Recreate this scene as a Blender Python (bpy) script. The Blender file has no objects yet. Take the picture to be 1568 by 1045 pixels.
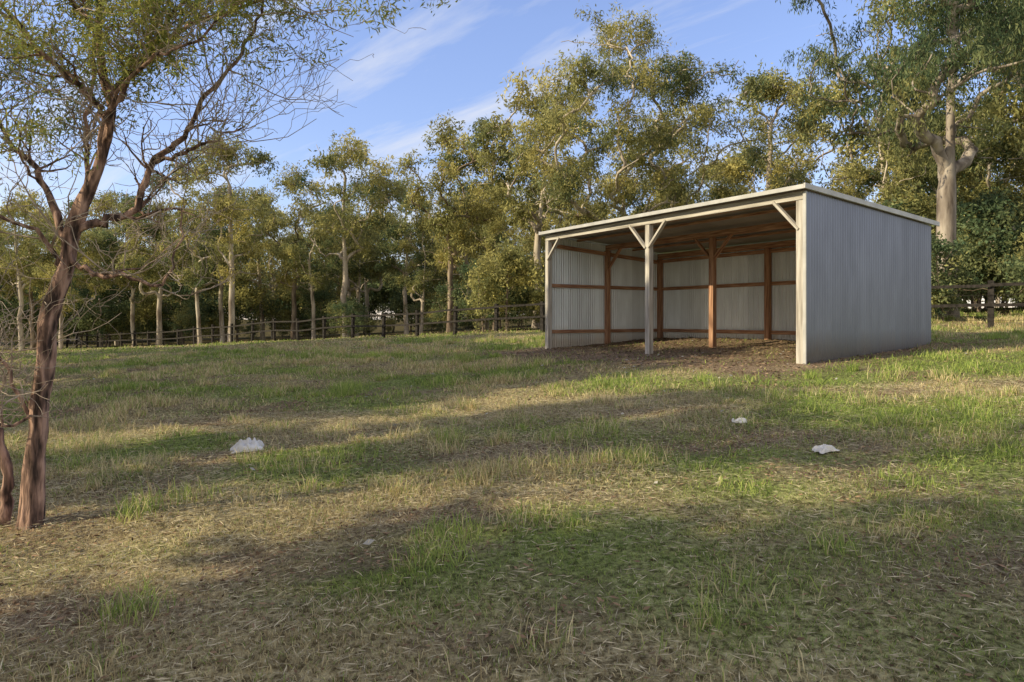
import bpy, math, numpy as np
from mathutils import Vector, Matrix
sc=bpy.context.scene
sc.view_settings.view_transform='Standard'; sc.view_settings.look='None'; sc.view_settings.exposure=0
col=sc.collection
# ---------------------------------------------------------------- noise / terrain
_T=np.random.default_rng(5).random((8,256,256))
def vn(x,y,s=0):
    x=np.asarray(x,float);y=np.asarray(y,float)
    xi=np.floor(x).astype(int);yi=np.floor(y).astype(int);fx=x-xi;fy=y-yi
    fx=fx*fx*(3-2*fx);fy=fy*fy*(3-2*fy);t=_T[s%8]
    a=t[xi&255,yi&255];b=t[(xi+1)&255,yi&255];c=t[xi&255,(yi+1)&255];d=t[(xi+1)&255,(yi+1)&255]
    return (a*(1-fx)+b*fx)*(1-fy)+(c*(1-fx)+d*fx)*fy
def fbm(x,y,s=0,o=4):
    r=0;a=.5;t=0
    for i in range(o):
        r=r+a*vn(x*2**i+17*i,y*2**i+31*i,s+i);t+=a;a*=.5
    return r/t
def H(x,y):
    x=np.asarray(x,float);y=np.asarray(y,float)
    f=np.interp(y,[-400,-30,0,6,11.5,18,28,40,50,70,400],[-2,-1,0,.33,.58,.77,1.0,.9,.6,.5,3])
    z=f+2.4*np.tanh(x*.05/2.4)
    near=np.exp(-((x-4)**2+(y-15)**2)/60.)
    b=(fbm(x*.35,y*.35,0,3)-.5)*.22*(1-.8*near)+(fbm(x*2.2,y*2.2,3,3)-.5)*.06
    return z+b
# ---------------------------------------------------------------- mesh helpers
def make_mesh(name,V,F,mats,mi=None,colr=None,smooth=None):
    V=np.asarray(V,np.float32);F=np.asarray(F,np.int32);k=F.shape[1]
    me=bpy.data.meshes.new(name)
    me.vertices.add(len(V));me.vertices.foreach_set('co',V.ravel())
    me.loops.add(F.size);me.loops.foreach_set('vertex_index',F.ravel())
    me.polygons.add(len(F));me.polygons.foreach_set('loop_start',np.arange(0,F.size,k,dtype=np.int32))
    try: me.polygons.foreach_set('loop_total',np.full(len(F),k,np.int32))
    except Exception: pass
    for m in mats: me.materials.append(m)
    if mi is not None: me.polygons.foreach_set('material_index',np.asarray(mi,np.int32))
    if smooth is not None: me.polygons.foreach_set('use_smooth',np.asarray(smooth,bool))
    if colr is not None:
        a=me.attributes.new('col','FLOAT_COLOR','POINT')
        c=np.ones((len(V),4),np.float32);c[:,:3]=colr;a.data.foreach_set('color',c.ravel())
    me.update(calc_edges=True);me.validate()
    return me
def obj(name,me,loc=(0,0,0),rot=(0,0,0),sc_=(1,1,1),parent=None):
    o=bpy.data.objects.new(name,me);o.location=loc;o.rotation_euler=rot;o.scale=sc_
    col.objects.link(o)
    if parent: o.parent=parent
    return o
# ---------------------------------------------------------------- materials
def newmat(n):
    m=bpy.data.materials.new(n);m.use_nodes=True;nt=m.node_tree;nt.nodes.clear()
    return m,nt,nt.nodes,nt.links
def leafmat(n,trans=.35):
    m,nt,N,L=newmat(n)
    at=N.new('ShaderNodeAttribute');at.attribute_name='col'
    p=N.new('ShaderNodeBsdfDiffuse')
    t=N.new('ShaderNodeBsdfTranslucent')
    mx=N.new('ShaderNodeMixShader');mx.inputs[0].default_value=trans
    o=N.new('ShaderNodeOutputMaterial')
    L.new(at.outputs['Color'],p.inputs['Color']);L.new(at.outputs['Color'],t.inputs['Color'])
    L.new(p.outputs[0],mx.inputs[1]);L.new(t.outputs[0],mx.inputs[2]);L.new(mx.outputs[0],o.inputs[0])
    return m
def noisemat(n,c1,c2,scale=(1,1,1),nscale=5,rough=.8,metal=0,bump=.3,c3=None,detail=5,ramp=(.35,.65),bd=.01,spec=.3):
    m,nt,N,L=newmat(n)
    tc=N.new('ShaderNodeTexCoord');mp=N.new('ShaderNodeMapping');mp.inputs['Scale'].default_value=scale
    L.new(tc.outputs['Object'],mp.inputs[0])
    nz=N.new('ShaderNodeTexNoise');nz.inputs['Scale'].default_value=nscale;nz.inputs['Detail'].default_value=detail
    L.new(mp.outputs[0],nz.inputs[0])
    r=N.new('ShaderNodeValToRGB');r.color_ramp.elements[0].position=ramp[0];r.color_ramp.elements[1].position=ramp[1]
    r.color_ramp.elements[0].color=(*c1,1);r.color_ramp.elements[1].color=(*c2,1)
    if c3:
        e=r.color_ramp.elements.new((ramp[0]+ramp[1])/2);e.color=(*c3,1)
    L.new(nz.outputs[0],r.inputs[0])
    p=N.new('ShaderNodeBsdfPrincipled');p.inputs['Roughness'].default_value=rough;p.inputs['Metallic'].default_value=metal
    p.inputs['Specular IOR Level'].default_value=spec
    b=N.new('ShaderNodeBump');b.inputs['Strength'].default_value=bump;b.inputs['Distance'].default_value=bd
    L.new(nz.outputs[0],b.inputs['Height']);L.new(b.outputs[0],p.inputs['Normal'])
    L.new(r.outputs[0],p.inputs['Base Color'])
    o=N.new('ShaderNodeOutputMaterial');L.new(p.outputs[0],o.inputs[0])
    return m
M_leaf=leafmat('gum_leaf',.38);M_grass=leafmat('grass_blade',.3)
M_bark=noisemat('gum_bark',(.12,.085,.065),(.46,.38,.30),(1,1,.25),3.5,.85,0,.5,(.28,.22,.17),bd=.03)
M_barkw=noisemat('pale_gum_bark',(.22,.175,.14),(.70,.62,.53),(1,1,.22),2.6,.8,0,.5,(.50,.43,.36),bd=.03)
M_barkg=noisemat('grey_gum_bark',(.12,.095,.08),(.52,.46,.40),(1,1,.22),3.2,.85,0,.6,(.30,.255,.22),bd=.03)
M_barkr=noisemat('wattle_bark',(.05,.033,.028),(.52,.34,.27),(1,1,.18),22,.9,0,1.0,(.23,.145,.115),bd=.03,ramp=(.38,.64))
# ---------------------------------------------------------------- tubes
def tube(pts,rad,sides):
    pts=np.asarray(pts,float);n=len(pts)
    t=np.gradient(pts,axis=0);t/=np.linalg.norm(t,axis=1,keepdims=True)+1e-9
    ref=np.array([0.31,.95,.05]) if abs(t[0][1])<.8 else np.array([.95,.1,.3])
    V=np.zeros((n,sides,3));an=np.arange(sides)*2*math.pi/sides
    for i in range(n):
        a=ref-t[i]*ref.dot(t[i]);a/=np.linalg.norm(a)+1e-9;ref=a;b=np.cross(t[i],a)
        V[i]=pts[i]+rad[i]*(np.cos(an)[:,None]*a+np.sin(an)[:,None]*b)
    i,j=np.meshgrid(np.arange(n-1),np.arange(sides),indexing='ij')
    j2=(j+1)%sides
    F=np.stack([i*sides+j,i*sides+j2,(i+1)*sides+j2,(i+1)*sides+j],-1).reshape(-1,4)
    return V.reshape(-1,3),F
def leafquads(rng,c,L,W,droop):
    n=len(c);ax=rng.normal(size=(n,3));ax[:,2]-=droop;ax/=np.linalg.norm(ax,axis=1,keepdims=True)
    r=rng.normal(size=(n,3));w=np.cross(ax,r);w/=np.linalg.norm(w,axis=1,keepdims=True)+1e-9
    l=(L*rng.uniform(.6,1.35,n))[:,None];ww=(W*rng.uniform(.6,1.3,n))[:,None]*.5
    V=np.stack([c,c+ax*l*.5+w*ww,c+ax*l,c+ax*l*.5-w*ww],1).reshape(-1,3)
    return V,np.arange(4*n).reshape(-1,4)
class Build:
    def __init__(s): s.V=[];s.F=[];s.C=[];s.M=[];s.n=0
    def add(s,V,F,c,m):
        s.V.append(V);s.F.append(F+s.n);s.n+=len(V)
        s.C.append(np.broadcast_to(np.asarray(c,float),(len(V),3)));s.M.append(np.full(len(F),m))
    def mesh(s,name,mats,smoothmats=(0,)):
        M=np.concatenate(s.M)
        return make_mesh(name,np.concatenate(s.V),np.concatenate(s.F),mats,M,np.concatenate(s.C),np.isin(M,smoothmats))
G1=np.array([.14,.195,.105]);G2=np.array([.56,.50,.19])
def gen_tree(name,seed,h,crad,cz,nl,nc,npl,L,W,tr,fork=.3,lobe=.33,csig=.5,cshift=(0,0),yel=.5,droop=.9,bark=None,sides=7,dead=4,gmul=1.,wig=.02,rin=.25):
    rng=np.random.default_rng(seed);B=Build()
    top=np.array([cshift[0]*.6+rng.normal()*.3,cshift[1]*.6+rng.normal()*.3,h*.75])
    n=11;tt=np.linspace(0,1,n)
    P=np.stack([top[0]*tt**1.3,top[1]*tt**1.3,-.4+(top[2]+.4)*tt],1)
    P[1:-1,:2]+=np.cumsum(rng.normal(size=(n-2,2))*wig*h*.45,axis=0)*.6
    nodes=[p for p in P];par=[-1]+list(range(n-1));cnt=[0]*n;ndir=[np.array([0,0,1.])]*n
    chains=[list(range(n))]
    C=np.array([cshift[0],cshift[1],cz]);R=np.array(crad)
    lo=[];tries=0
    while len(lo)<nl:
        tries+=1
        d=rng.normal(size=3);d/=np.linalg.norm(d);r=rng.uniform(rin,1)**.5
        p=C+d*R*r*(1-lobe*.6)
        if p[2]<C[2]: p[:2]=C[:2]+(p[:2]-C[:2])*(1-.35*(C[2]-p[2])/R[2])
        if all(np.linalg.norm((p-q)/R)>.28 for q in lo) or rng.random()<.12: lo.append(p)
    lo.append(C+np.array([0,0,R[2]*(1-lobe)]))
    lrad=rng.uniform(.6,1.25,len(lo))*lobe*np.mean(R[:2]) if R[2]>2*R[0] else rng.uniform(.6,1.25,len(lo))*lobe*np.mean(R)
    cl=[]
    for i in range(nc):
        k=rng.integers(len(lo));d=rng.normal(size=3);d/=np.linalg.norm(d)
        if d[2]<-.2 and rng.random()<.6: d[2]*=-1
        cl.append(np.append(lo[k]+d*lrad[k]*rng.uniform(.45,1.1)*np.array([1,1,.9]),k))
    for k in range(dead):
        d=rng.normal(size=3);d/=np.linalg.norm(d);q=C+d*R*.95;q[2]=max(q[2],h*fork);cl.append(np.append(q,-1))
    cl=np.array(cl);fp=np.array([0,0,h*fork])
    cl=cl[np.argsort(np.linalg.norm(cl[:,:3]-fp,axis=1))]
    ymin=h*fork*.8
    for c in cl:
        p=c[:3];Nn=np.array(nodes);d=np.linalg.norm(Nn-p,axis=1)+1.6*np.maximum(0,Nn[:,2]-p[2]+.35*np.linalg.norm((Nn-p)[:,:2],axis=1))+np.where(Nn[:,2]<ymin,50,0)
        k=int(np.argmin(d));q=nodes[k];ln=np.linalg.norm(p-q)
        ctl=q+(ndir[k]*.35+np.array([0,0,.12]))*ln+ (p-q)*.15
        m=max(3,min(7,int(ln/.45)+2));ch=[k];prev=k
        for s in range(1,m+1):
            t=s/m;x=(1-t)**2*q+2*t*(1-t)*ctl+t*t*p
            if s<m: x=x+rng.normal(size=3)*.035*ln
            nodes.append(x);par.append(prev);cnt.append(0);dd=x-nodes[prev];ndir.append(dd/(np.linalg.norm(dd)+1e-9))
            prev=len(nodes)-1;ch.append(prev)
        chains.append(ch);j=prev;w=1 if c[3]>=0 else .6
        while j>=0: cnt[j]+=w;j=par[j]
    cnt=np.array(cnt,float);tot=cnt[0]
    rad=np.maximum(tr*(np.maximum(cnt,.3)/tot)**.46,.016)
    for i in range(n):
        z=max(nodes[i][2],0);rad[i]=max(min(rad[i],tr*(1-.5*z/h)),.02)*(1+.3*math.exp(-z/(.03*h)))
    for ci,ch in enumerate(chains):
        r=rad[ch].copy()
        if ci>0:
            r[0]=r[1]*1.1;r=np.minimum.accumulate(r);r=np.minimum(r,rad[ch[0]]*.75);r=np.maximum(r,.014)
        V,F=tube([nodes[k] for k in ch],r,sides+3 if ci==0 else sides-2)
        B.add(V,F,(1,1,1),0)
    cl=cl[cl[:,3]>=0]
    lb=rng.uniform(.0,1,len(lo))
    for c in cl:
        k=int(c[3]);sub=c[:3]+rng.normal(size=(6,3))*csig*np.array([.85,.85,.7])
        m=int(npl*rng.uniform(.5,1.35));ii=rng.integers(6,size=m)
        pos=sub[ii]+rng.normal(size=(m,3))*csig*np.array([.38,.38,.36])
        V,F=leafquads(rng,pos,L,W,droop)
        y=np.clip(yel+.5*(lb[k]-.5)+rng.normal()*.2,0,1)
        base=(G1*(1-y)+G2*y)*gmul
        base=base*(.7+.55*rng.random())
        cc=base*rng.uniform(.6,1.35,(m,1))+rng.normal(size=(m,1))*.015*np.array([1,.6,.1])
        B.add(V,F,np.repeat(np.clip(cc,.01,1),4,axis=0),1)
    return B.mesh(name,[bark or M_bark,M_leaf])
# ---------------------------------------------------------------- sun / sky
el=math.radians(31);az=Vector((-.965,-.26,0)).normalized()
T=Vector((az.x*math.cos(el),az.y*math.cos(el),math.sin(el)))
sl=bpy.data.lights.new('sun','SUN');sl.energy=5;sl.angle=math.radians(.5);sl.color=(1,.85,.55)
so=bpy.data.objects.new('sun',sl);so.rotation_euler=T.to_track_quat('Z','Y').to_euler();so.location=(-20,-8,15);col.objects.link(so)
w=bpy.data.worlds.new('World');sc.world=w;w.use_nodes=True;nt=w.node_tree;N=nt.nodes;L=nt.links;N.clear()
sk=N.new('ShaderNodeTexSky');sk.sky_type='NISHITA';sk.sun_disc=False;sk.sun_elevation=el;sk.sun_rotation=math.atan2(T.x,T.y)
sk.air_density=1.0;sk.dust_density=.3;sk.ozone_density=2
tc=N.new('ShaderNodeTexCoord');sx=N.new('ShaderNodeSeparateXYZ');L.new(tc.outputs['Generated'],sx.inputs[0])
ad=N.new('ShaderNodeMath');ad.operation='ADD';ad.inputs[1].default_value=.12;L.new(sx.outputs[2],ad.inputs[0])
mxm=N.new('ShaderNodeMath');mxm.operation='MAXIMUM';mxm.inputs[1].default_value=.05;L.new(ad.outputs[0],mxm.inputs[0])
dx=N.new('ShaderNodeMath');dx.operation='DIVIDE';L.new(sx.outputs[0],dx.inputs[0]);L.new(mxm.outputs[0],dx.inputs[1])
dy=N.new('ShaderNodeMath');dy.operation='DIVIDE';L.new(sx.outputs[1],dy.inputs[0]);L.new(mxm.outputs[0],dy.inputs[1])
cb=N.new('ShaderNodeCombineXYZ');L.new(dx.outputs[0],cb.inputs[0]);L.new(dy.outputs[0],cb.inputs[1])
m0=N.new('ShaderNodeMapping');m0.inputs['Rotation'].default_value=(0,0,math.radians(41));L.new(cb.outputs[0],m0.inputs[0])
mp=N.new('ShaderNodeMapping');mp.inputs['Scale'].default_value=(.5,2.9,1);mp.inputs['Location'].default_value=(1.7,.75,0)
L.new(m0.outputs[0],mp.inputs[0])
nz=N.new('ShaderNodeTexNoise');nz.inputs['Scale'].default_value=1.0;nz.inputs['Detail'].default_value=7;nz.inputs['Roughness'].default_value=.6;nz.inputs['Distortion'].default_value=.4
L.new(mp.outputs[0],nz.inputs[0])
rp=N.new('ShaderNodeValToRGB');rp.color_ramp.elements[0].position=.48;rp.color_ramp.elements[0].color=(0,0,0,1);rp.color_ramp.elements[1].position=.72;rp.color_ramp.elements[1].color=(.85,.85,.85,1)
L.new(nz.outputs[0],rp.inputs[0])
gn=N.new('ShaderNodeMapRange');gn.inputs[1].default_value=0;gn.inputs[2].default_value=.4;gn.inputs[3].default_value=1.1;gn.inputs[4].default_value=1.6;L.new(sx.outputs[2],gn.inputs[0])
vs=N.new('ShaderNodeVectorMath');vs.operation='SCALE';L.new(sk.outputs[0],vs.inputs[0]);L.new(gn.outputs[0],vs.inputs['Scale'])
tn=N.new('ShaderNodeMixRGB');tn.blend_type='MULTIPLY';tn.inputs[0].default_value=1;tn.inputs[2].default_value=(1.08,.96,1.06,1);L.new(vs.outputs[0],tn.inputs[1])
mc=N.new('ShaderNodeMixRGB');mc.inputs[2].default_value=(5.8,5.9,6.2,1)
L.new(rp.outputs[0],mc.inputs[0]);L.new(tn.outputs[0],mc.inputs[1])
# warm fill glow added to the unseen sky over and behind the camera
hz=N.new('ShaderNodeMapRange');hz.inputs[1].default_value=.45;hz.inputs[2].default_value=-.35;hz.inputs[3].default_value=0;hz.inputs[4].default_value=.75;L.new(sx.outputs[1],hz.inputs[0])
m3=N.new('ShaderNodeMixRGB');m3.inputs[2].default_value=(5.0,4.55,3.8,1);L.new(hz.outputs[0],m3.inputs[0]);L.new(mc.outputs[0],m3.inputs[1])
bg=N.new('ShaderNodeBackground');bg.inputs[1].default_value=.15;L.new(m3.outputs[0],bg.inputs[0])
wo=N.new('ShaderNodeOutputWorld');L.new(bg.outputs[0],wo.inputs[0])
# ---------------------------------------------------------------- camera
cam=bpy.data.cameras.new('camera');cam.lens=24;cam.sensor_width=36;cam.shift_y=-.0223;cam.clip_end=2000
co=bpy.data.objects.new('camera',cam);co.location=(0,0,1.6);co.rotation_euler=(math.radians(90),0,0);col.objects.link(co);sc.camera=co
# ---------------------------------------------------------------- patch maps
A0=np.array([.95,17.7]);UX=np.array([.5437,-.8394]);UY=np.array([.8394,.5437])
def shedlocal(x,y):
    dx=x-A0[0];dy=y-A0[1];return dx*UX[0]+dy*UX[1],dx*UY[0]+dy*UY[1]
def gauss(x,y,cx,cy,sx,sy): return np.exp(-((x-cx)/sx)**2-((y-cy)/sy)**2)
def bare(x,y):
    b=np.clip((fbm(x*.9+y*.1,y*1.5,1,4)-.56)*6,0,1)*.65
    u,v=shedlocal(x,y)
    inside=np.clip(1.25-np.maximum(np.maximum(-u,u-7.3),np.maximum(-v-1.1,v-4))*1.0,0,1)
    b=np.maximum(b,inside*(.75+.5*fbm(x*2,y*2,2,3)))
    for g in [(.9,6.3,2.3,.35),(2.6,3.6,.8,.35),(-2.8,3.5,1.1,.5),(-3.4,4.6,.7,.6),(-.6,4.7,.7,.3),(2.4,6.6,.8,.5)]:
        b=np.maximum(b,gauss(x,y,*g)*(.3+1.1*fbm(x*3,y*3,4,3)))
    return np.clip(b,0,1)
def green(x,y): return np.clip((fbm(x*.55+3,y*.8+9,5,4)-.34)*3.2+.05*np.clip(x,-3,4),0,1)
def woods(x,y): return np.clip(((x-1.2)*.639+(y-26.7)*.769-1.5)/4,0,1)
# ---------------------------------------------------------------- ground
n=420;s=np.linspace(-1,1,n);k=6.2
gx=450*np.sinh(k*s)/np.sinh(k);gy=8+450*np.sinh(k*s)/np.sinh(k)
X,Y=np.meshgrid(gx,gy,indexing='xy');Z=H(X,Y)
V=np.stack([X,Y,Z],-1).reshape(-1,3);i,j=np.meshgrid(np.arange(n-1),np.arange(n-1),indexing='ij')
F=np.stack([i*n+j,i*n+j+1,(i+1)*n+j+1,(i+1)*n+j],-1).reshape(-1,4)
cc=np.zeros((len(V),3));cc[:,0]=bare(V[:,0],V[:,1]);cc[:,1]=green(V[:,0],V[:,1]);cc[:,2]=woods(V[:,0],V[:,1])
m,nt,N,L=newmat('paddock_ground')
at=N.new('ShaderNodeAttribute');at.attribute_name='col';sp=N.new('ShaderNodeSeparateColor');L.new(at.outputs['Color'],sp.inputs[0])
tc=N.new('ShaderNodeTexCoord')
def NZ(s,d=6,r=.6):
    q=N.new('ShaderNodeTexNoise');q.inputs['Scale'].default_value=s;q.inputs['Detail'].default_value=d;q.inputs['Roughness'].default_value=r;L.new(tc.outputs['Object'],q.inputs[0]);return q
def RP(src,p0,c0,p1,c1):
    q=N.new('ShaderNodeValToRGB');e=q.color_ramp.elements;e[0].position=p0;e[0].color=(*c0,1);e[1].position=p1;e[1].color=(*c1,1);L.new(src.outputs[0],q.inputs[0]);return q
def MX(f,a,b,t='MIX'):
    q=N.new('ShaderNodeMixRGB');q.blend_type=t
    if isinstance(f,float): q.inputs[0].default_value=f
    else: L.new(f,q.inputs[0])
    L.new(a,q.inputs[1]);L.new(b,q.inputs[2]);return q.outputs[0]
n1=NZ(22,5,.75);n2=NZ(60,3,.7);n3=NZ(1.2,3)
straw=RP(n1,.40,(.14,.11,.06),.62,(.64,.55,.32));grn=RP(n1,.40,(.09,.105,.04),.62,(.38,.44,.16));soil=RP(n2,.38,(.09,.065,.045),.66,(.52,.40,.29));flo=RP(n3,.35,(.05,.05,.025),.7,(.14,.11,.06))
a=MX(sp.outputs[1],straw.outputs[0],grn.outputs[0]);b=MX(sp.outputs[0],a,soil.outputs[0])
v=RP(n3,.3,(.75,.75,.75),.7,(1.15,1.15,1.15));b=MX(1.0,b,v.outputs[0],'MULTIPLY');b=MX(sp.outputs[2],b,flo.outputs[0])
p=N.new('ShaderNodeBsdfDiffuse')
bu=N.new('ShaderNodeBump');bu.inputs['Strength'].default_value=.9;bu.inputs['Distance'].default_value=.03
L.new(n2.outputs[0],bu.inputs['Height']);L.new(bu.outputs[0],p.inputs['Normal']);L.new(b,p.inputs['Color'])
o=N.new('ShaderNodeOutputMaterial');L.new(p.outputs[0],o.inputs[0])
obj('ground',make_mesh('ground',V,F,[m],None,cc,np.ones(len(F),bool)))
# ---------------------------------------------------------------- grass
rng=np.random.default_rng(11)
def blades(x,y,h,w,lean,c,z0=None):
    n=len(x);z=H(x,y)-.005 if z0 is None else z0
    a=rng.uniform(0,2*math.pi,n);b=rng.uniform(0,2*math.pi,n)
    wx=np.cos(a)*w/2;wy=np.sin(a)*w/2;lx=np.cos(b)*lean*h;ly=np.sin(b)*lean*h
    P0=np.stack([x-wx,y-wy,z],1);P1=np.stack([x+wx,y+wy,z],1)
    Q0=np.stack([x+wx*.75+lx*.4,y+wy*.75+ly*.4,z+h*.6],1);Q1=np.stack([x-wx*.75+lx*.4,y-wy*.75+ly*.4,z+h*.6],1)
    hz=h*np.clip(1.05-lean*.35,.5,1)
    R0=np.stack([x+lx+wx*.1,y+ly+wy*.1,z+hz],1);R1=np.stack([x+lx-wx*.1,y+ly-wy*.1,z+hz],1)
    V=np.stack([P0,P1,Q0,Q1,R0,R1],1).reshape(-1,3);k=np.arange(n)[:,None]*6
    F=np.concatenate([k+np.array([[0,1,2,3]]),k+np.array([[3,2,4,5]])],1).reshape(-1,4)
    return V,F,np.repeat(c,6,axis=0)
GA=np.array([.21,.33,.085]);GB=np.array([.50,.58,.17]);SA=np.array([.86,.76,.46]);SB=np.array([.44,.34,.19])
def gcol(x,y,gmul=1.):
    n=len(x);g=green(x,y)*gmul;isg=rng.random(n)<np.clip(g*.9+.18,0,1);t=rng.random((n,1))
    return np.where(isg[:,None],GA*(1-t)+GB*t,SB*(1-t)+SA*t)*rng.uniform(.5,1.15,(n,1))
B=Build()
def zone(y0,y1,dens,h0,h1,w,lean=.9):
    area=.9*(y1*y1-y0*y0)+3*(y1-y0);n=int(area*dens)
    y=np.sqrt(rng.uniform(y0*y0,y1*y1,n));x=rng.uniform(-1,1,n)*(.88*y+1.2)
    b=bare(x,y);hn=fbm(x*1.4,y*1.4,2,3);kp=(rng.random(n)>b*.93)&(rng.random(n)<.35+1.1*fbm(x*2.5,y*2.5,6,3))&(rng.random(n)>woods(x,y)*.8);x=x[kp];y=y[kp];hn=hn[kp]
    h=rng.uniform(h0,h1,len(x))*np.clip((hn-.25)*2.2,.45,1.7)
    B.add(*blades(x,y,h,w*rng.uniform(.6,1.3,len(x)),rng.uniform(.2,lean*1.6,len(x)),gcol(x,y)),0)
zone(2.2,5,4800,.025,.065,.0042);zone(5,9,1900,.035,.085,.0065);zone(9,18,460,.045,.11,.012);zone(18,30,120,.06,.13,.024);zone(30,62,26,.08,.17,.05)
obj('grass',B.mesh('grass',[M_grass],()))
# tufts
B=Build()
def tuft(cx,cy,r,n,h,g,w=.006):
    a=rng.uniform(0,6.283,n);q=r*np.sqrt(rng.random(n))*rng.uniform(.5,1.2,n);x=cx+q*np.cos(a);y=cy+q*np.sin(a)
    isg=rng.random(n)<g;t=rng.random((n,1));c=np.where(isg[:,None],GA*.9*(1-t)+GB*1.05*t,SB*(1-t)+SA*1.1*t)
    B.add(*blades(x,y,h*rng.uniform(.3,1.1,n),w*rng.uniform(.6,1.2,n),rng.uniform(.1,1.0,n),c),0)
for t in [(-2.75,5.0,.2,170,.24,.8),(-2.5,5.3,.25,160,.2,.6),(-.65,7.0,.22,170,.25,.75),(-2.6,10.8,.3,300,.34,.95),(-1.1,15.0,.4,300,.30,.95),(-.45,3.9,.25,260,.14,.9),(-.4,4.3,.25,240,.15,.8),(-1.95,3.5,.22,170,.16,.7),
          (-.25,5.5,.25,260,.18,.25),(.05,5.7,.3,260,.17,.2),(.4,5.9,.35,260,.15,.25),(1.1,5.9,.35,220,.15,.6),(.5,6.9,.3,180,.16,.7),(3.2,8.4,.2,110,.26,.7),(4.1,8.0,.25,110,.25,.6),(5.3,9.6,.3,130,.28,.7),
          (4.2,5.6,.35,260,.16,.9),(4.6,6.4,.35,260,.16,.9),(3.9,6.9,.35,240,.16,.8),(2.9,5.0,.3,240,.12,.9),(-4.6,7.5,.5,300,.2,.3),(-5.2,8.6,.6,300,.2,.3),(-3.6,6.5,.5,300,.16,.2),(-1.9,6.2,.5,300,.14,.4)]:
    tuft(*t)
k=0
while k<1250:
    y=math.sqrt(rng.uniform(2.5**2,24**2));x=rng.uniform(-1,1)*(.88*y+1)
    if bare(np.array([x]),np.array([y]))[0]>.35: continue
    if fbm(np.array([x*.7]),np.array([y*.9]),3,3)[0]<.45 and rng.random()<.7: continue
    k+=1;tuft(x,y,rng.uniform(.08,.35),int(rng.uniform(40,120)),rng.uniform(.05,.15)*(1+.03*y),float(green(np.array([x]),np.array([y]))[0]*.75+.2),.004+.0006*y)
obj('grass_tufts',B.mesh('grass_tufts',[M_grass],()))
# litter
B=Build()
def flat(x,y,l,w,c,lift=.012):
    n=len(x);z=H(x,y)+lift*rng.random(n)+.004;a=rng.uniform(0,6.283,n);ca,sa=np.cos(a),np.sin(a);tl=rng.normal(size=n)*.25
    P=[]
    for (p,q) in [(-.5,0),(0,-.5),(.5,0),(0,.5)]:
        P.append(np.stack([x+ca*p*l-sa*q*w,y+sa*p*l+ca*q*w,z+np.abs(tl)*l*.3+tl*(p*l)*.6+(0 if q==0 else .3*w*np.sign(q))],1))
    V=np.stack(P,1).reshape(-1,3);B.add(V,np.arange(4*n).reshape(-1,4),np.repeat(c,4,axis=0),0)
def scat(n,y0,y1,sel):
    y=np.sqrt(rng.uniform(y0*y0,y1*y1,n));x=rng.uniform(-1,1,n)*(.85*y+1);kp=rng.random(n)<sel(x,y);return x[kp],y[kp]
x,y=scat(110000,2.3,9,lambda x,y:.2+.6*(1-green(x,y)));m_=len(x);flat(x,y,rng.uniform(.02,.10,m_),rng.uniform(.002,.0052,m_),np.array([.78,.69,.49])*rng.uniform(.4,1.15,(m_,1)),.04)
x,y=scat(60000,2.3,10,lambda x,y:.12+.8*bare(x,y));m_=len(x);flat(x,y,rng.uniform(.02,.06,m_),rng.uniform(.006,.016,m_),np.array([.34,.23,.155])*rng.uniform(.2,1.5,(m_,1)))
x,y=scat(26000,9,20,lambda x,y:.08+.9*bare(x,y));m_=len(x);flat(x,y,rng.uniform(.04,.1,m_),rng.uniform(.015,.035,m_),np.array([.32,.23,.16])*rng.uniform(.3,1.6,(m_,1)))
x,y=scat(1500,4,18,lambda x,y:.1+.5*gauss(x,y,2.5,12,3,3));m_=len(x);flat(x,y,rng.uniform(.03,.08,m_),rng.uniform(.02,.05,m_),np.array([.62,.6,.56])*rng.uniform(.6,1.1,(m_,1)),.03)
obj('leaf_litter',B.mesh('leaf_litter',[M_grass],()))
# ---------------------------------------------------------------- white cloth scraps
M_cloth=noisemat('white_cloth',(.66,.65,.64),(.86,.85,.84),(1,1,1),9,.9,0,.6,bd=.01)
def cloth(x,y,sx,sy,hh,seed,rot=0):
    n=34;g=np.linspace(-1,1,n);U,Vv=np.meshgrid(g,g);an=np.arctan2(Vv,U);rr=np.maximum(abs(U),abs(Vv))
    edge=.62+.6*vn(an*1.6+seed*3,seed*1.7+0*an,seed);px=U*edge*sx/2;py=Vv*edge*sy/2
    fold=fbm(U*2.1+seed*5,Vv*2.6,seed,4);zz=hh*np.clip(1-rr**2.4,0,1)**.5*np.clip((fold-.25)*2.6,.1,1.5)
    ca,sa=math.cos(rot),math.sin(rot)
    wx=x+px*ca-py*sa;wy=y+px*sa+py*ca
    V=np.stack([wx-x,wy-y,H(wx,wy)-H(x,y)+zz+.02],-1).reshape(-1,3)
    i,j=np.meshgrid(np.arange(n-1),np.arange(n-1),indexing='ij');F=np.stack([i*n+j,i*n+j+1,(i+1)*n+j+1,(i+1)*n+j],-1).reshape(-1,4)
    obj('white_cloth',make_mesh('white_cloth',V,F,[M_cloth],None,None,np.ones(len(F),bool)),(x,y,float(H(x,y))))
cloth(-2.68,6.95,.33,.34,.085,1,.3);cloth(2.42,7.25,.15,.12,.035,2);cloth(2.72,5.95,.2,.15,.04,3,.4)
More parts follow.
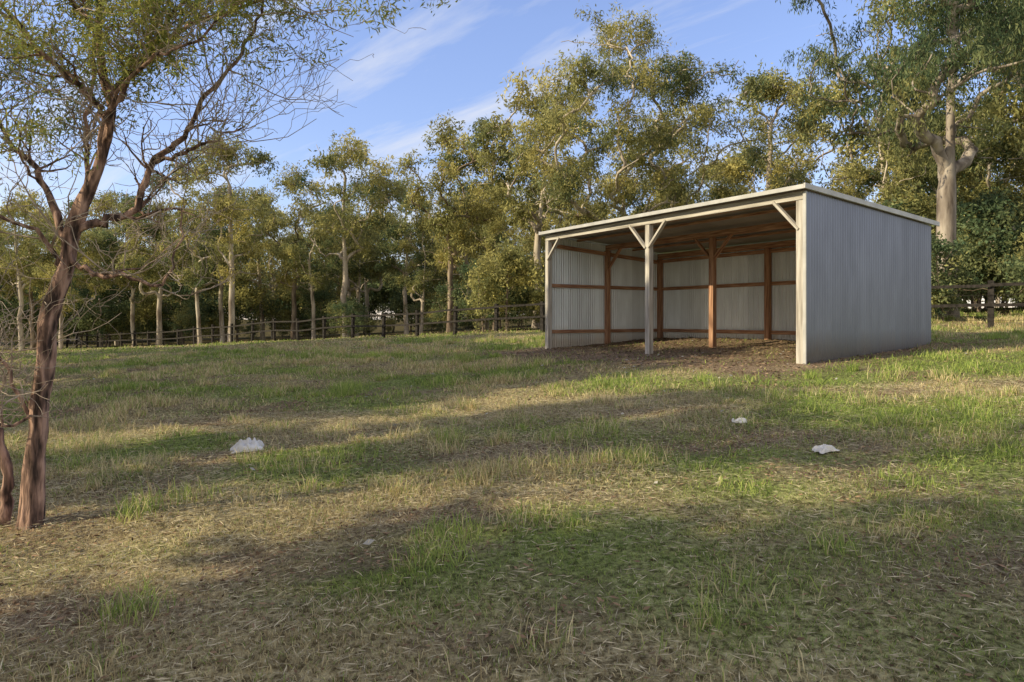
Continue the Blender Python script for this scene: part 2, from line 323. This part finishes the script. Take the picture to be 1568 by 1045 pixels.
# ---------------------------------------------------------------- shelter
M_red=noisemat('red_timber',(.27,.13,.08),(.60,.37,.24),(.5,7,7),4,.75,0,.3,(.43,.24,.145),bd=.004)
M_pale=noisemat('weathered_timber',(.34,.31,.28),(.64,.61,.57),(.5,7,7),3,.85,0,.4,(.50,.47,.43),bd=.004)
M_flash=noisemat('white_flashing',(.46,.46,.46),(.60,.60,.60),(1,1,1),3,.45,.1,.05)
def sheetmat(n,c,metal,rough,var=.12):
    m,nt,N,L=newmat(n)
    tc=N.new('ShaderNodeTexCoord');sx=N.new('ShaderNodeSeparateXYZ');L.new(tc.outputs['Object'],sx.inputs[0])
    d=N.new('ShaderNodeMath');d.operation='DIVIDE';d.inputs[1].default_value=.762;L.new(sx.outputs[0],d.inputs[0])
    fl=N.new('ShaderNodeMath');fl.operation='FLOOR';L.new(d.outputs[0],fl.inputs[0])
    wn=N.new('ShaderNodeTexWhiteNoise');wn.noise_dimensions='1D';L.new(fl.outputs[0],wn.inputs['W'])
    mr=N.new('ShaderNodeMapRange');mr.inputs[3].default_value=1-var;mr.inputs[4].default_value=1+var*.6;L.new(wn.outputs[0],mr.inputs[0])
    nz=N.new('ShaderNodeTexNoise');nz.inputs['Scale'].default_value=1.6;nz.inputs['Detail'].default_value=7
    mp=N.new('ShaderNodeMapping');mp.inputs['Scale'].default_value=(3,1,.6);L.new(tc.outputs['Object'],mp.inputs[0]);L.new(mp.outputs[0],nz.inputs[0])
    m2=N.new('ShaderNodeMapRange');m2.inputs[1].default_value=.3;m2.inputs[2].default_value=.7;m2.inputs[3].default_value=.88;m2.inputs[4].default_value=1.08;L.new(nz.outputs[0],m2.inputs[0])
    mu=N.new('ShaderNodeMath');mu.operation='MULTIPLY';L.new(mr.outputs[0],mu.inputs[0]);L.new(m2.outputs[0],mu.inputs[1])
    gz=N.new('ShaderNodeMapRange');gz.inputs[1].default_value=.0;gz.inputs[2].default_value=.4;gz.inputs[3].default_value=.0;gz.inputs[4].default_value=1
    ag=N.new('ShaderNodeMath');ag.operation='ADD';L.new(sx.outputs[2],ag.inputs[0]);sb=N.new('ShaderNodeMath');sb.operation='MULTIPLY';sb.inputs[1].default_value=-.35;L.new(nz.outputs[0],sb.inputs[0]);L.new(sb.outputs[0],ag.inputs[1]);L.new(ag.outputs[0],gz.inputs[0])
    vm=N.new('ShaderNodeMixRGB');vm.blend_type='MIX';vm.inputs[1].default_value=(c[0]*.7,c[1]*.6,c[2]*.5,1);vm.inputs[2].default_value=(*c,1);L.new(gz.outputs[0],vm.inputs[0])
    sc2=N.new('ShaderNodeVectorMath');sc2.operation='SCALE';L.new(vm.outputs[0],sc2.inputs[0]);L.new(mu.outputs[0],sc2.inputs['Scale'])
    p=N.new('ShaderNodeBsdfPrincipled');p.inputs['Metallic'].default_value=metal;p.inputs['Roughness'].default_value=rough
    L.new(sc2.outputs[0],p.inputs['Base Color']);o=N.new('ShaderNodeOutputMaterial');L.new(p.outputs[0],o.inputs[0]);return m
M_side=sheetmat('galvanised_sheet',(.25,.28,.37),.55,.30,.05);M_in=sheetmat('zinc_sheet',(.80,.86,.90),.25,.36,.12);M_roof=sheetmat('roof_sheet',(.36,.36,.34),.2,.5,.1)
shelter=bpy.data.objects.new('horse_shelter',None);col.objects.link(shelter)
shelter.location=(A0[0],A0[1],.8);shelter.rotation_euler=(0,0,math.atan2(UX[1],UX[0]))
W_,D_=7.32,4.0
def ztop(v): return 2.95-.07*v
def beam(name,a,b,t,hh,mat,up=(0,0,1)):
    a=Vector(a);b=Vector(b);d=(b-a);Lg=d.length;d.normalize();upv=Vector(up)
    if abs(d.dot(upv))>.98: upv=Vector((0,1,0))
    s=d.cross(upv).normalized();u=s.cross(d).normalized()
    vs=[]
    for q in (0,1):
        for (i,j) in ((-1,-1),(1,-1),(1,1),(-1,1)):
            vs.append((0 if q==0 else Lg,i*t/2,j*hh/2))
    me=bpy.data.meshes.new(name);me.from_pydata(vs,[],[(0,1,2,3),(7,6,5,4),(0,4,5,1),(1,5,6,2),(2,6,7,3),(3,7,4,0)]);me.materials.append(mat);me.update()
    o=obj(name,me,parent=shelter)
    M=Matrix((d,s,u)).transposed().to_4x4();M.translation=a;o.matrix_local=M
    bv=o.modifiers.new('b','BEVEL');bv.width=.006;bv.segments=2
    return o
def corr(name,length,f_lo,f_hi,mat,place,step=76/8000.,amp=.014):
    n=int(length/step)+1;u=np.linspace(0,length,n);off=amp*np.sin(u*2*math.pi/.076)
    V=np.concatenate([np.stack([u,off,f_lo(u)],1),np.stack([u,off,f_hi(u)],1)])
    i=np.arange(n-1);F=np.stack([i,i+1,n+i+1,n+i],1)
    me=make_mesh(name,V,F,[mat],None,None,np.ones(len(F),bool));o=obj(name,me,parent=shelter);place(o);return o
def pr(o): o.location=(W_+.075,-.06,0);o.rotation_euler=(0,0,math.pi/2)
def pl(o): o.location=(-.078,-.06,0);o.rotation_euler=(0,0,math.pi/2)
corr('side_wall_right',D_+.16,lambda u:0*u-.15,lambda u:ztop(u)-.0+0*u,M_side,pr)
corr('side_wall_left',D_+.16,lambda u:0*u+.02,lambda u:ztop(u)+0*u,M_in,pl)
corr('back_wall',W_+.12,lambda u:0*u+.0,lambda u:0*u+ztop(D_),M_in,lambda o:setattr(o,'location',(-.06,D_+.09,0)))
n=int((W_+.3)/(76/6000.));u=np.linspace(-.13,W_+.13,n);off=.009*np.sin(u*2*math.pi/.076)
y0,y1=-.17,D_+.25
V=np.concatenate([np.stack([u,0*u+y0,off+ztop(y0)+.045],1),np.stack([u,0*u+y1,off+ztop(y1)+.045],1)]);i=np.arange(n-1);F=np.stack([i,i+1,n+i+1,n+i],1)
obj('roof_sheet',make_mesh('roof_sheet',V,F,[M_roof],None,None,np.ones(len(F),bool)),parent=shelter)
beam('fascia_front',(-.15,-.19,ztop(-.19)+.03),(W_+.15,-.19,ztop(-.19)+.03),.03,.075,M_flash)
beam('barge_right',(W_+.155,-.20,ztop(-.20)+.04),(W_+.155,D_+.27,ztop(D_+.27)+.04),.035,.09,M_flash)
beam('barge_left',(-.155,-.20,ztop(-.20)+.04),(-.155,D_+.27,ztop(D_+.27)+.04),.035,.09,M_flash)
P=.125
for i,x in enumerate((0,W_/2,W_)):
    w_=.14 if i==2 else P
    beam('front_post_%d'%(i+1),(x-(.02 if i==2 else 0),0,-.35),(x-(.02 if i==2 else 0),0,ztop(0)-.155),w_,w_,M_pale)
    beam('mid_post_%d'%(i+1),(x,D_/2,-.3),(x,D_/2,ztop(D_/2)-.155),P,P,M_red)
    beam('back_post_%d'%(i+1),(x,D_,-.3),(x,D_,ztop(D_)-.155),P,P,M_red)
beam('corner_flashing',(W_+.085,-.082,-.2),(W_+.085,-.082,ztop(0)-.02),.03,.06,M_flash,up=(1,0,0))
beam('header_front',(-.06,-.03,ztop(0)-.075),(W_+.05,-.03,ztop(0)-.075),.06,.14,M_pale)
beam('header_front_inner',(-.06,.04,ztop(0)-.078),(W_+.04,.04,ztop(0)-.078),.05,.14,M_red)
beam('header_mid',(-.05,D_/2,ztop(D_/2)-.078),(W_+.04,D_/2,ztop(D_/2)-.078),.07,.14,M_red)
beam('header_back',(-.05,D_-.01,ztop(D_)-.08),(W_+.04,D_-.01,ztop(D_)-.08),.07,.14,M_red)
for i,y in enumerate((1.0,3.0)):
    beam('purlin_%d'%(i+1),(-.05,y,ztop(y)-.01),(W_+.04,y,ztop(y)-.01),.08,.05,M_red)
for i,x in enumerate((.03,W_-.03)):
    beam('top_plate_%d'%(i+1),(x+(-.04 if i==0 else .04),.1,ztop(.1)-.25),(x+(-.04 if i==0 else .04),D_-.1,ztop(D_-.1)-.25),.045,.1,M_red)
def brace(nm,x,y,sx,m,dz=.5,dx=.5):
    zt=ztop(y)-.15
    beam(nm,(x+sx*.04,y,zt-dz),(x+sx*(dx+.04),y,zt+.03),.05,.085,m,up=(0,1,0))
brace('brace_1',0,-.05,1,M_pale);brace('brace_2',W_/2,-.05,-1,M_pale);brace('brace_3',W_/2,-.05,1,M_pale);brace('brace_4',W_,-.05,-1,M_pale)
brace('brace_5',0,D_/2,1,M_red);brace('brace_6',W_/2,D_/2,-1,M_red);brace('brace_7',W_/2,D_/2,1,M_red);brace('brace_8',W_,D_/2,-1,M_red)
for i,z in enumerate((.45,1.65,2.45)):
    if i<2:
        beam('girt_left_%d'%i,(-.035,.08,z),(-.035,D_,z),.045,.09,M_red)
        beam('girt_right_%d'%i,(W_+.035,.12,z),(W_+.035,D_,z),.045,.09,M_red)
    beam('girt_back_%d'%i,(-.01,D_+.045,z),(W_+.01,D_+.045,z),.045,.09,M_red)
# ---------------------------------------------------------------- fence
M_fence=noisemat('dark_fence_timber',(.014,.012,.011),(.05,.043,.04),(2,2,2),6,.85,0,.4,bd=.004)
fence=bpy.data.objects.new('paddock_fence',None);col.objects.link(fence)
B=Build();fd=np.array([.769,-.639]);f0=np.array([1.2,26.7])
def boxm(a,b,t,h):
    a=np.array(a,float);b=np.array(b,float);d=b-a;s=np.cross(d,[0,0,1.]) if abs(d[2])<.9*np.linalg.norm(d) else np.array([fd[0],fd[1],0])
    s=s/np.linalg.norm(s);u=np.cross(s,d);u/=np.linalg.norm(u)
    V=np.array([q+i*s*t/2+j*u*h/2 for q in (a,b) for (i,j) in ((-1,-1),(1,-1),(1,1),(-1,1))])
    F=np.array([(0,1,2,3),(7,6,5,4),(0,4,5,1),(1,5,6,2),(2,6,7,3),(3,7,4,0)]);return V,F
pts=[]
for i in range(-22,10):
    q=f0+fd*2.4*i;pts.append((q[0],q[1],float(H(q[0],q[1]))))
for p in pts:
    t=rng.normal()*.02;V,F=boxm((p[0],p[1],p[2]-.3),(p[0]+t,p[1]+t,p[2]+1.25+rng.normal()*.03),.13,.13);B.add(V,F,(1,1,1),0)
nrm=np.array([-.639,-.769])*.085
for a,b in zip(pts[:-1],pts[1:]):
    for hh in (1.10,.60):
        d1,d2=rng.normal(size=2)*.012
        V,F=boxm((a[0]+nrm[0],a[1]+nrm[1],a[2]+hh+d1),(b[0]+nrm[0],b[1]+nrm[1],b[2]+hh+d2),.035,.08);B.add(V,F,(1,1,1),0)
    for hh in (.2,.36,.85):
        V,F=boxm((a[0]+nrm[0],a[1]+nrm[1],a[2]+hh),(b[0]+nrm[0],b[1]+nrm[1],b[2]+hh),.008,.008);B.add(V,F,(1,1,1),0)
obj('posts_and_rails',B.mesh('fence',[M_fence],()),parent=fence)
# ---------------------------------------------------------------- trees
def place(me,name,x,y,s=1,rot=0,parent=None,sz=None):
    return obj(name,me,(x,y,float(H(x,y))-.1),(0,0,rot),(s,s,sz or s),parent)
hero1=gen_tree('gum_centre',21,14,(6.1,4.8,5.2),8.8,42,330,180,.19,.052,.28,.12,.18,.38,(.3,0),.5,.9,M_barkw,dead=16)
hero2=gen_tree('gum_right',33,20,(5.8,5.5,7.6),11.8,44,360,210,.19,.042,.30,.16,.18,.42,(.4,0),.12,1.8,M_barkg,dead=8,wig=.008)
place(hero1,'eucalyptus_tree',5.2,31);place(hero2,'eucalyptus_tree',14.0,22)
var=[]
for i,(sd,cr,cz,nl,yel,bk) in enumerate([(1,(3.4,3.2,4.7),8.3,22,.65,M_barkw),(2,(3.0,2.9,4.8),8.2,18,.45,M_barkw),(3,(3.9,3.5,4.3),8.6,24,.65,M_barkw),(4,(3.1,3,4.6),8.3,18,.3,M_barkw),(5,(3.6,3.5,4.8),8.1,22,.75,M_bark)]):
    var.append(gen_tree('gum_var%d'%i,sd,13,cr,cz,nl,112,125,.25,.078,.19,.2,.20,.40,(rng.normal()*.4,0),yel,.8,bk,sides=6,dead=10))
bush=[gen_tree('bush%d'%i,40+i,4.2,(1.9,1.9,1.9),2.1,8,42,180,.18,.07,.05,.06,.4,.38,(0,0),y_,.5,M_bark,sides=5,dead=2) for i,y_ in enumerate((.3,.1,.5))]
named=[(-18.1,44,1.06,0),(-11.2,46,1.1,2),(-17.6,55,1.1,4),(-26,50,1.02,1),(-8.6,55,1.0,3),(-3.8,42,1.02,4),(-1.9,46,1.15,1),(1.3,38,1.14,2),(14,38,1.08,0),(19.6,45,1.05,4),(18.3,33,1.2,3),(22.5,27,1.25,1)]
for k,(x,y,s,v_) in enumerate(named): place(var[v_],'eucalyptus_tree',x,y,s,rng.uniform(0,6.28))
forest=bpy.data.objects.new('forest',None);col.objects.link(forest)
c=0
def F_(me,x,y,s):
    global c;c+=1;place(me,'forest_tree_%d'%c,x,y,s,rng.uniform(0,6.28),forest,s*rng.uniform(.9,1.08))
for (x,y,s) in [(-35,58,1.0),(-38,53,.98),(-44,56,1.1),(-30,62,1.05),(-22,60,1.05),(-13,62,1.05),(-4,60,1),(4,55,1.05),(9,46,1.05),(25,40,1.1),(24,32,1.1),(10,58,1.1),(17,58,1.1),(28,55,1.1),(-50,62,1.15),(-33,50,.75),(-22,48,.78),(-14.5,50,.8),(-6,45,.66),(3,44,.75),(8,37,.62),(12,34,.66),(21,30,.8),(-1,39,.5),(16,29,.62),(27,30,1.0),(-30,54,.9),(-13,57,1.05),(-23,54,1.0),(-40,57,1.05)]:
    F_(var[rng.integers(5)],x,y,s)
for x in np.arange(-84,60,5.4):
    F_(var[rng.integers(5)],x+rng.normal()*1.2,rng.uniform(66,76),rng.uniform(.98,1.15))
for x in np.arange(-95,70,3.0):
    F_(bush[rng.integers(2)],x+rng.normal()*.5,rng.uniform(76,82),rng.uniform(2.1,2.5))
for i in range(60):
    t=rng.uniform(-55,18);q=f0+fd*t;d=rng.uniform(2.5,22);q=q+np.array([.639,.769])*d
    F_(bush[rng.integers(3)],q[0],q[1],rng.uniform(.4,1.15))
for (x,y,s) in [(-42,60,1.6),(-46,61,1.8),(-50,60,1.6),(-38,60,1.5),(-55,62,2),(-34,57,1.3),(-28,58,1.5),(-24,60,1.5),(-18,61,1.6),(-8,60,1.6),(13,20.5,.7),(15.8,19.4,.7),(17.5,21,.9),(17,25,1.2),(20,23,1.1),(22,27,1.4),(11.5,21.6,.6),(19,18.5,.9),(15,27,1.2),(25,35,1.6),(20,31,1.4),(22,32,1.3),(19,28,1.1),(26,39,1.6),(30,45,1.8),(34,50,2),(31,40,1.8),(27,33,1.6),(40,57,2.2),(36,46,2),(24,30.5,1.3),(29,36,1.7)]:
    F_(bush[1 if rng.random()<.75 else 0],x,y,s)
# windbreak on the left, outside the picture, whose shadows cross the paddock
wide=[gen_tree('wb_wide%d'%i,60+i,13,(1.75,1.75,5.6),7.2,26,110,70,.36,.16,.16,.14,.42,.5,(0,0),.4,.8,M_bark,sides=6,dead=0) for i in range(2)]
slim=gen_tree('wb_slim',70,13,(.45,.45,5.2),7.4,22,60,60,.3,.13,.10,.12,.7,.26,(0,0),.4,.8,M_bark,sides=6,dead=0)
wind=bpy.data.objects.new('tree_row',None);col.objects.link(wind);c=0
def WB(me,s,x,sc_=1):
    global c;c+=1;place(me,'windbreak_tree_%d'%c,x,(s+.26*x)/.965,sc_,c*1.3,wind,sc_*1.15)
for s_ in (-11,-7.9,-4.7,-1.6,1.0,2.6): WB(wide[c%2],s_,-14-.6*(c%3))
WB(slim,6.45,-14.);WB(slim,7.75,-13.5)
for s_ in (11.2,13.4,16.0): WB(wide[c%2],s_,-15-.8*(c%3))
for s_ in (-6,0,12.0,14.8): WB(wide[c%2],s_,-20,1.1)
for s_ in (19.0,21.6,25.1): WB(wide[c%2],s_,-22,1.12)
WB(slim,23.6,-22,1.15);WB(slim,27.6,-24,1.15);WB(wide[0],30,-26,1.15);WB(wide[1],33.6,-29,1.15)
# ---------------------------------------------------------------- foreground wattle
B=Build();rw=np.random.default_rng(77)
def smooth(pts,m=4):
    pts=np.array(pts,float);n=len(pts);out=[]
    for i in range(n-1):
        p0=pts[max(i-1,0)];p1=pts[i];p2=pts[i+1];p3=pts[min(i+2,n-1)]
        for s in range(m):
            t=s/m;out.append(.5*((2*p1)+(-p0+p2)*t+(2*p0-5*p1+4*p2-p3)*t*t+(-p0+3*p1-3*p2+p3)*t**3))
    out.append(pts[-1]);return np.array(out)
leafc=[]
def limb(pts,r0,r1,sides=8,jit=.014,twigs=0,lev=0,leafy=lambda p:0.,t0=.2):
    P=smooth(pts,5) if len(pts)>2 else np.array(pts,float)
    P[1:]+=rw.normal(size=(len(P)-1,3))*jit
    R=np.linspace(r0,r1,len(P))*(1+rw.normal(size=len(P))*.07)
    V,F=tube(P,R,sides);B.add(V,F,(1,1,1),0)
    for k in range(twigs):
        t=rw.uniform(t0,1);i=min(int(t*(len(P)-1)),len(P)-2);q=P[i];d=P[i+1]-P[i];d/=np.linalg.norm(d)+1e-9
        twig(q,d,rw.uniform(.3,.9),max(R[i]*.5,.004),lev+1,leafy)
def twig(q,d,ln,r,lev,leafy):
    dd=d*.7+rw.normal(size=3)*.6+np.array([0,0,.25]);dd/=np.linalg.norm(dd);P=[q];m=7
    for s in range(m):
        dd=dd+rw.normal(size=3)*.27+np.array([0,0,.05]);dd/=np.linalg.norm(dd);P.append(P[-1]+dd*ln/m)
    P=np.array(P);R=np.linspace(min(r,.012),.002,m+1);V,F=tube(P,R,4);B.add(V,F,(1,1,1),2 if r<.009 else 0)
    if lev<3:
        for k in range(4 if lev==1 else 2):
            i=rw.integers(2,m+1);twig(P[i],dd,ln*.6,R[i]*.8,lev+1,leafy)
    if rw.random()<leafy(P[-1])*.85: leafc.append((P[-1],dd))
def lf(p):
    return np.clip((p[2]-3.05)*.6,0,.26) if p[0]>-3.2 else np.clip((p[2]-2.3)*.3,0,.24)
trunk=[(-3.49,4.9,-.15),(-3.466,4.9,.06),(-3.42,4.9,.6),(-3.37,4.9,1.07),(-3.325,4.9,1.54),(-3.23,4.9,1.91),(-3.17,4.9,2.15),(-3.09,4.9,2.38),(-2.97,4.9,2.66),(-2.89,4.9,2.95),(-2.87,4.9,3.11),(-2.93,4.9,3.32),(-2.97,4.9,3.6),(-3.0,4.95,3.88),(-2.95,5.0,4.4),(-2.9,5,4.9)]
Pt=smooth(trunk,11);m_=len(Pt);Pt[:,:2]+=np.stack([fbm(Pt[:,2]*3,0*Pt[:,2],1,3)-.5,fbm(Pt[:,2]*3,0*Pt[:,2]+7,2,3)-.5],1)*.035
R=np.interp(Pt[:,2],[-.2,.1,.3,1,2,2.3,2.7,3.2,4,5],[.12,.098,.078,.066,.058,.052,.040,.030,.021,.01])
sd=22;V,F=tube(Pt,R,sd);an=np.tile(np.arange(sd),m_)*2*math.pi/sd;ax_=np.repeat(Pt,sd,axis=0)
rid=np.abs(fbm(np.cos(an)*3.2+V[:,2]*.5,np.sin(an)*3.2+V[:,2]*2.2,2,4)-.5)*2
lump=fbm(np.cos(an)*1.2+5,np.sin(an)*1.2+V[:,2]*3,5,3)
V=ax_+(V-ax_)*(.82+.45*rid+.45*(lump-.5))[:,None];B.add(V,F,(1,1,1),0)
Z0=lambda p:0
limb([(-3.2,4.9,2.05),(-2.98,4.85,1.93),(-2.74,4.8,1.90),(-2.46,4.75,1.83),(-2.33,4.7,2.0),(-2.27,4.7,2.35)],.02,.005,7,.012,11,0,Z0)
limb([(-3.14,4.9,2.24),(-2.95,5.0,2.33),(-2.8,5.1,2.42),(-2.68,5.1,2.76),(-2.46,5.1,2.95),(-2.27,5.1,3.27),(-2.05,5.2,3.6),(-1.9,5.2,4.0)],.034,.009,8,.012,20,0,lf)
limb([(-2.68,5.1,2.76),(-2.4,5.0,2.80),(-2.18,4.9,2.88),(-1.92,4.9,2.97)],.018,.004,6,.012,16,0,Z0)
limb([(-2.92,4.9,2.82),(-2.8,4.8,3.05),(-2.6,4.7,3.32),(-2.13,4.6,3.6),(-1.57,4.6,3.79),(-1.1,4.6,4.0)],.026,.006,7,.012,22,0,lambda p:.6 if p[2]>3.2 else .05)
limb([(-3.18,4.9,2.12),(-3.4,5.0,2.5),(-3.58,5.1,2.76),(-3.86,5.2,3.0),(-4.1,5.3,3.4)],.03,.01,7,.012,18,0,lf)
limb([(-2.88,4.9,3.0),(-3.0,4.8,3.2),(-3.2,4.7,3.41),(-3.49,4.6,3.79),(-3.7,4.6,4.2)],.024,.01,7,.012,18,0,lf)
limb([(-3.08,4.9,2.4),(-3.15,5.1,2.7),(-3.25,5.2,3.04),(-3.25,5.3,3.6),(-3.3,5.3,4.1)],.022,.01,7,.012,18,0,lf)
limb([(-3.22,4.9,1.95),(-3.35,4.8,2.2),(-3.6,4.6,2.35),(-3.9,4.5,2.4)],.018,.006,6,.012,14,0,lf)
limb([(-3.40,4.9,.8),(-3.5,4.8,1.15),(-3.63,4.7,1.45),(-3.8,4.6,1.65)],.016,.006,6,.01,14,0,Z0)
limb([(-3.38,4.9,.95),(-3.5,4.75,.85),(-3.56,4.7,1.1),(-3.6,4.65,1.5)],.012,.004,6,.01,12,0,Z0)
limb([(-2.9,4.9,3.2),(-2.7,5,3.5),(-2.5,5.1,3.9),(-2.2,5.2,4.4)],.024,.01,7,.012,18,0,lf)
limb([(-2.97,4.9,3.6),(-3.1,4.7,3.9),(-3.3,4.5,4.3)],.018,.01,7,.012,12,0,lf)
limb([(-2.97,4.9,2.66),(-2.8,4.7,3.0),(-2.35,4.4,3.25),(-2.0,4.3,3.35),(-1.7,4.3,3.6)],.018,.005,6,.012,16,0,lambda p:.4 if p[2]>3.2 else .03)
limb([(-3.72,4.95,-.1),(-3.66,4.95,.25),(-3.68,4.95,.6),(-3.8,4.95,1.0)],.045,.03,9,.008,2,0,Z0)
LC=[]
for (p,d) in leafc:
    m_=rw.integers(50,90);t=rw.uniform(-.14,.18,m_)[:,None];LC.append(p+d*t+rw.normal(size=(m_,3))*.04)
LC=np.concatenate(LC);V,F=leafquads(rw,LC,.055,.011,.3);y_=rw.random((len(LC),1))
B.add(V,F,np.repeat((np.array([.18,.25,.08])*(1-y_)+np.array([.50,.47,.15])*y_),4,axis=0),1)
M_twig=noisemat('pale_twig',(.26,.20,.155),(.55,.46,.38),(1,1,1),8,.9,0,.1)
obj('wattle_tree',B.mesh('wattle',[M_barkr,M_leaf,M_twig]))
print('LEAFC',len(LC))
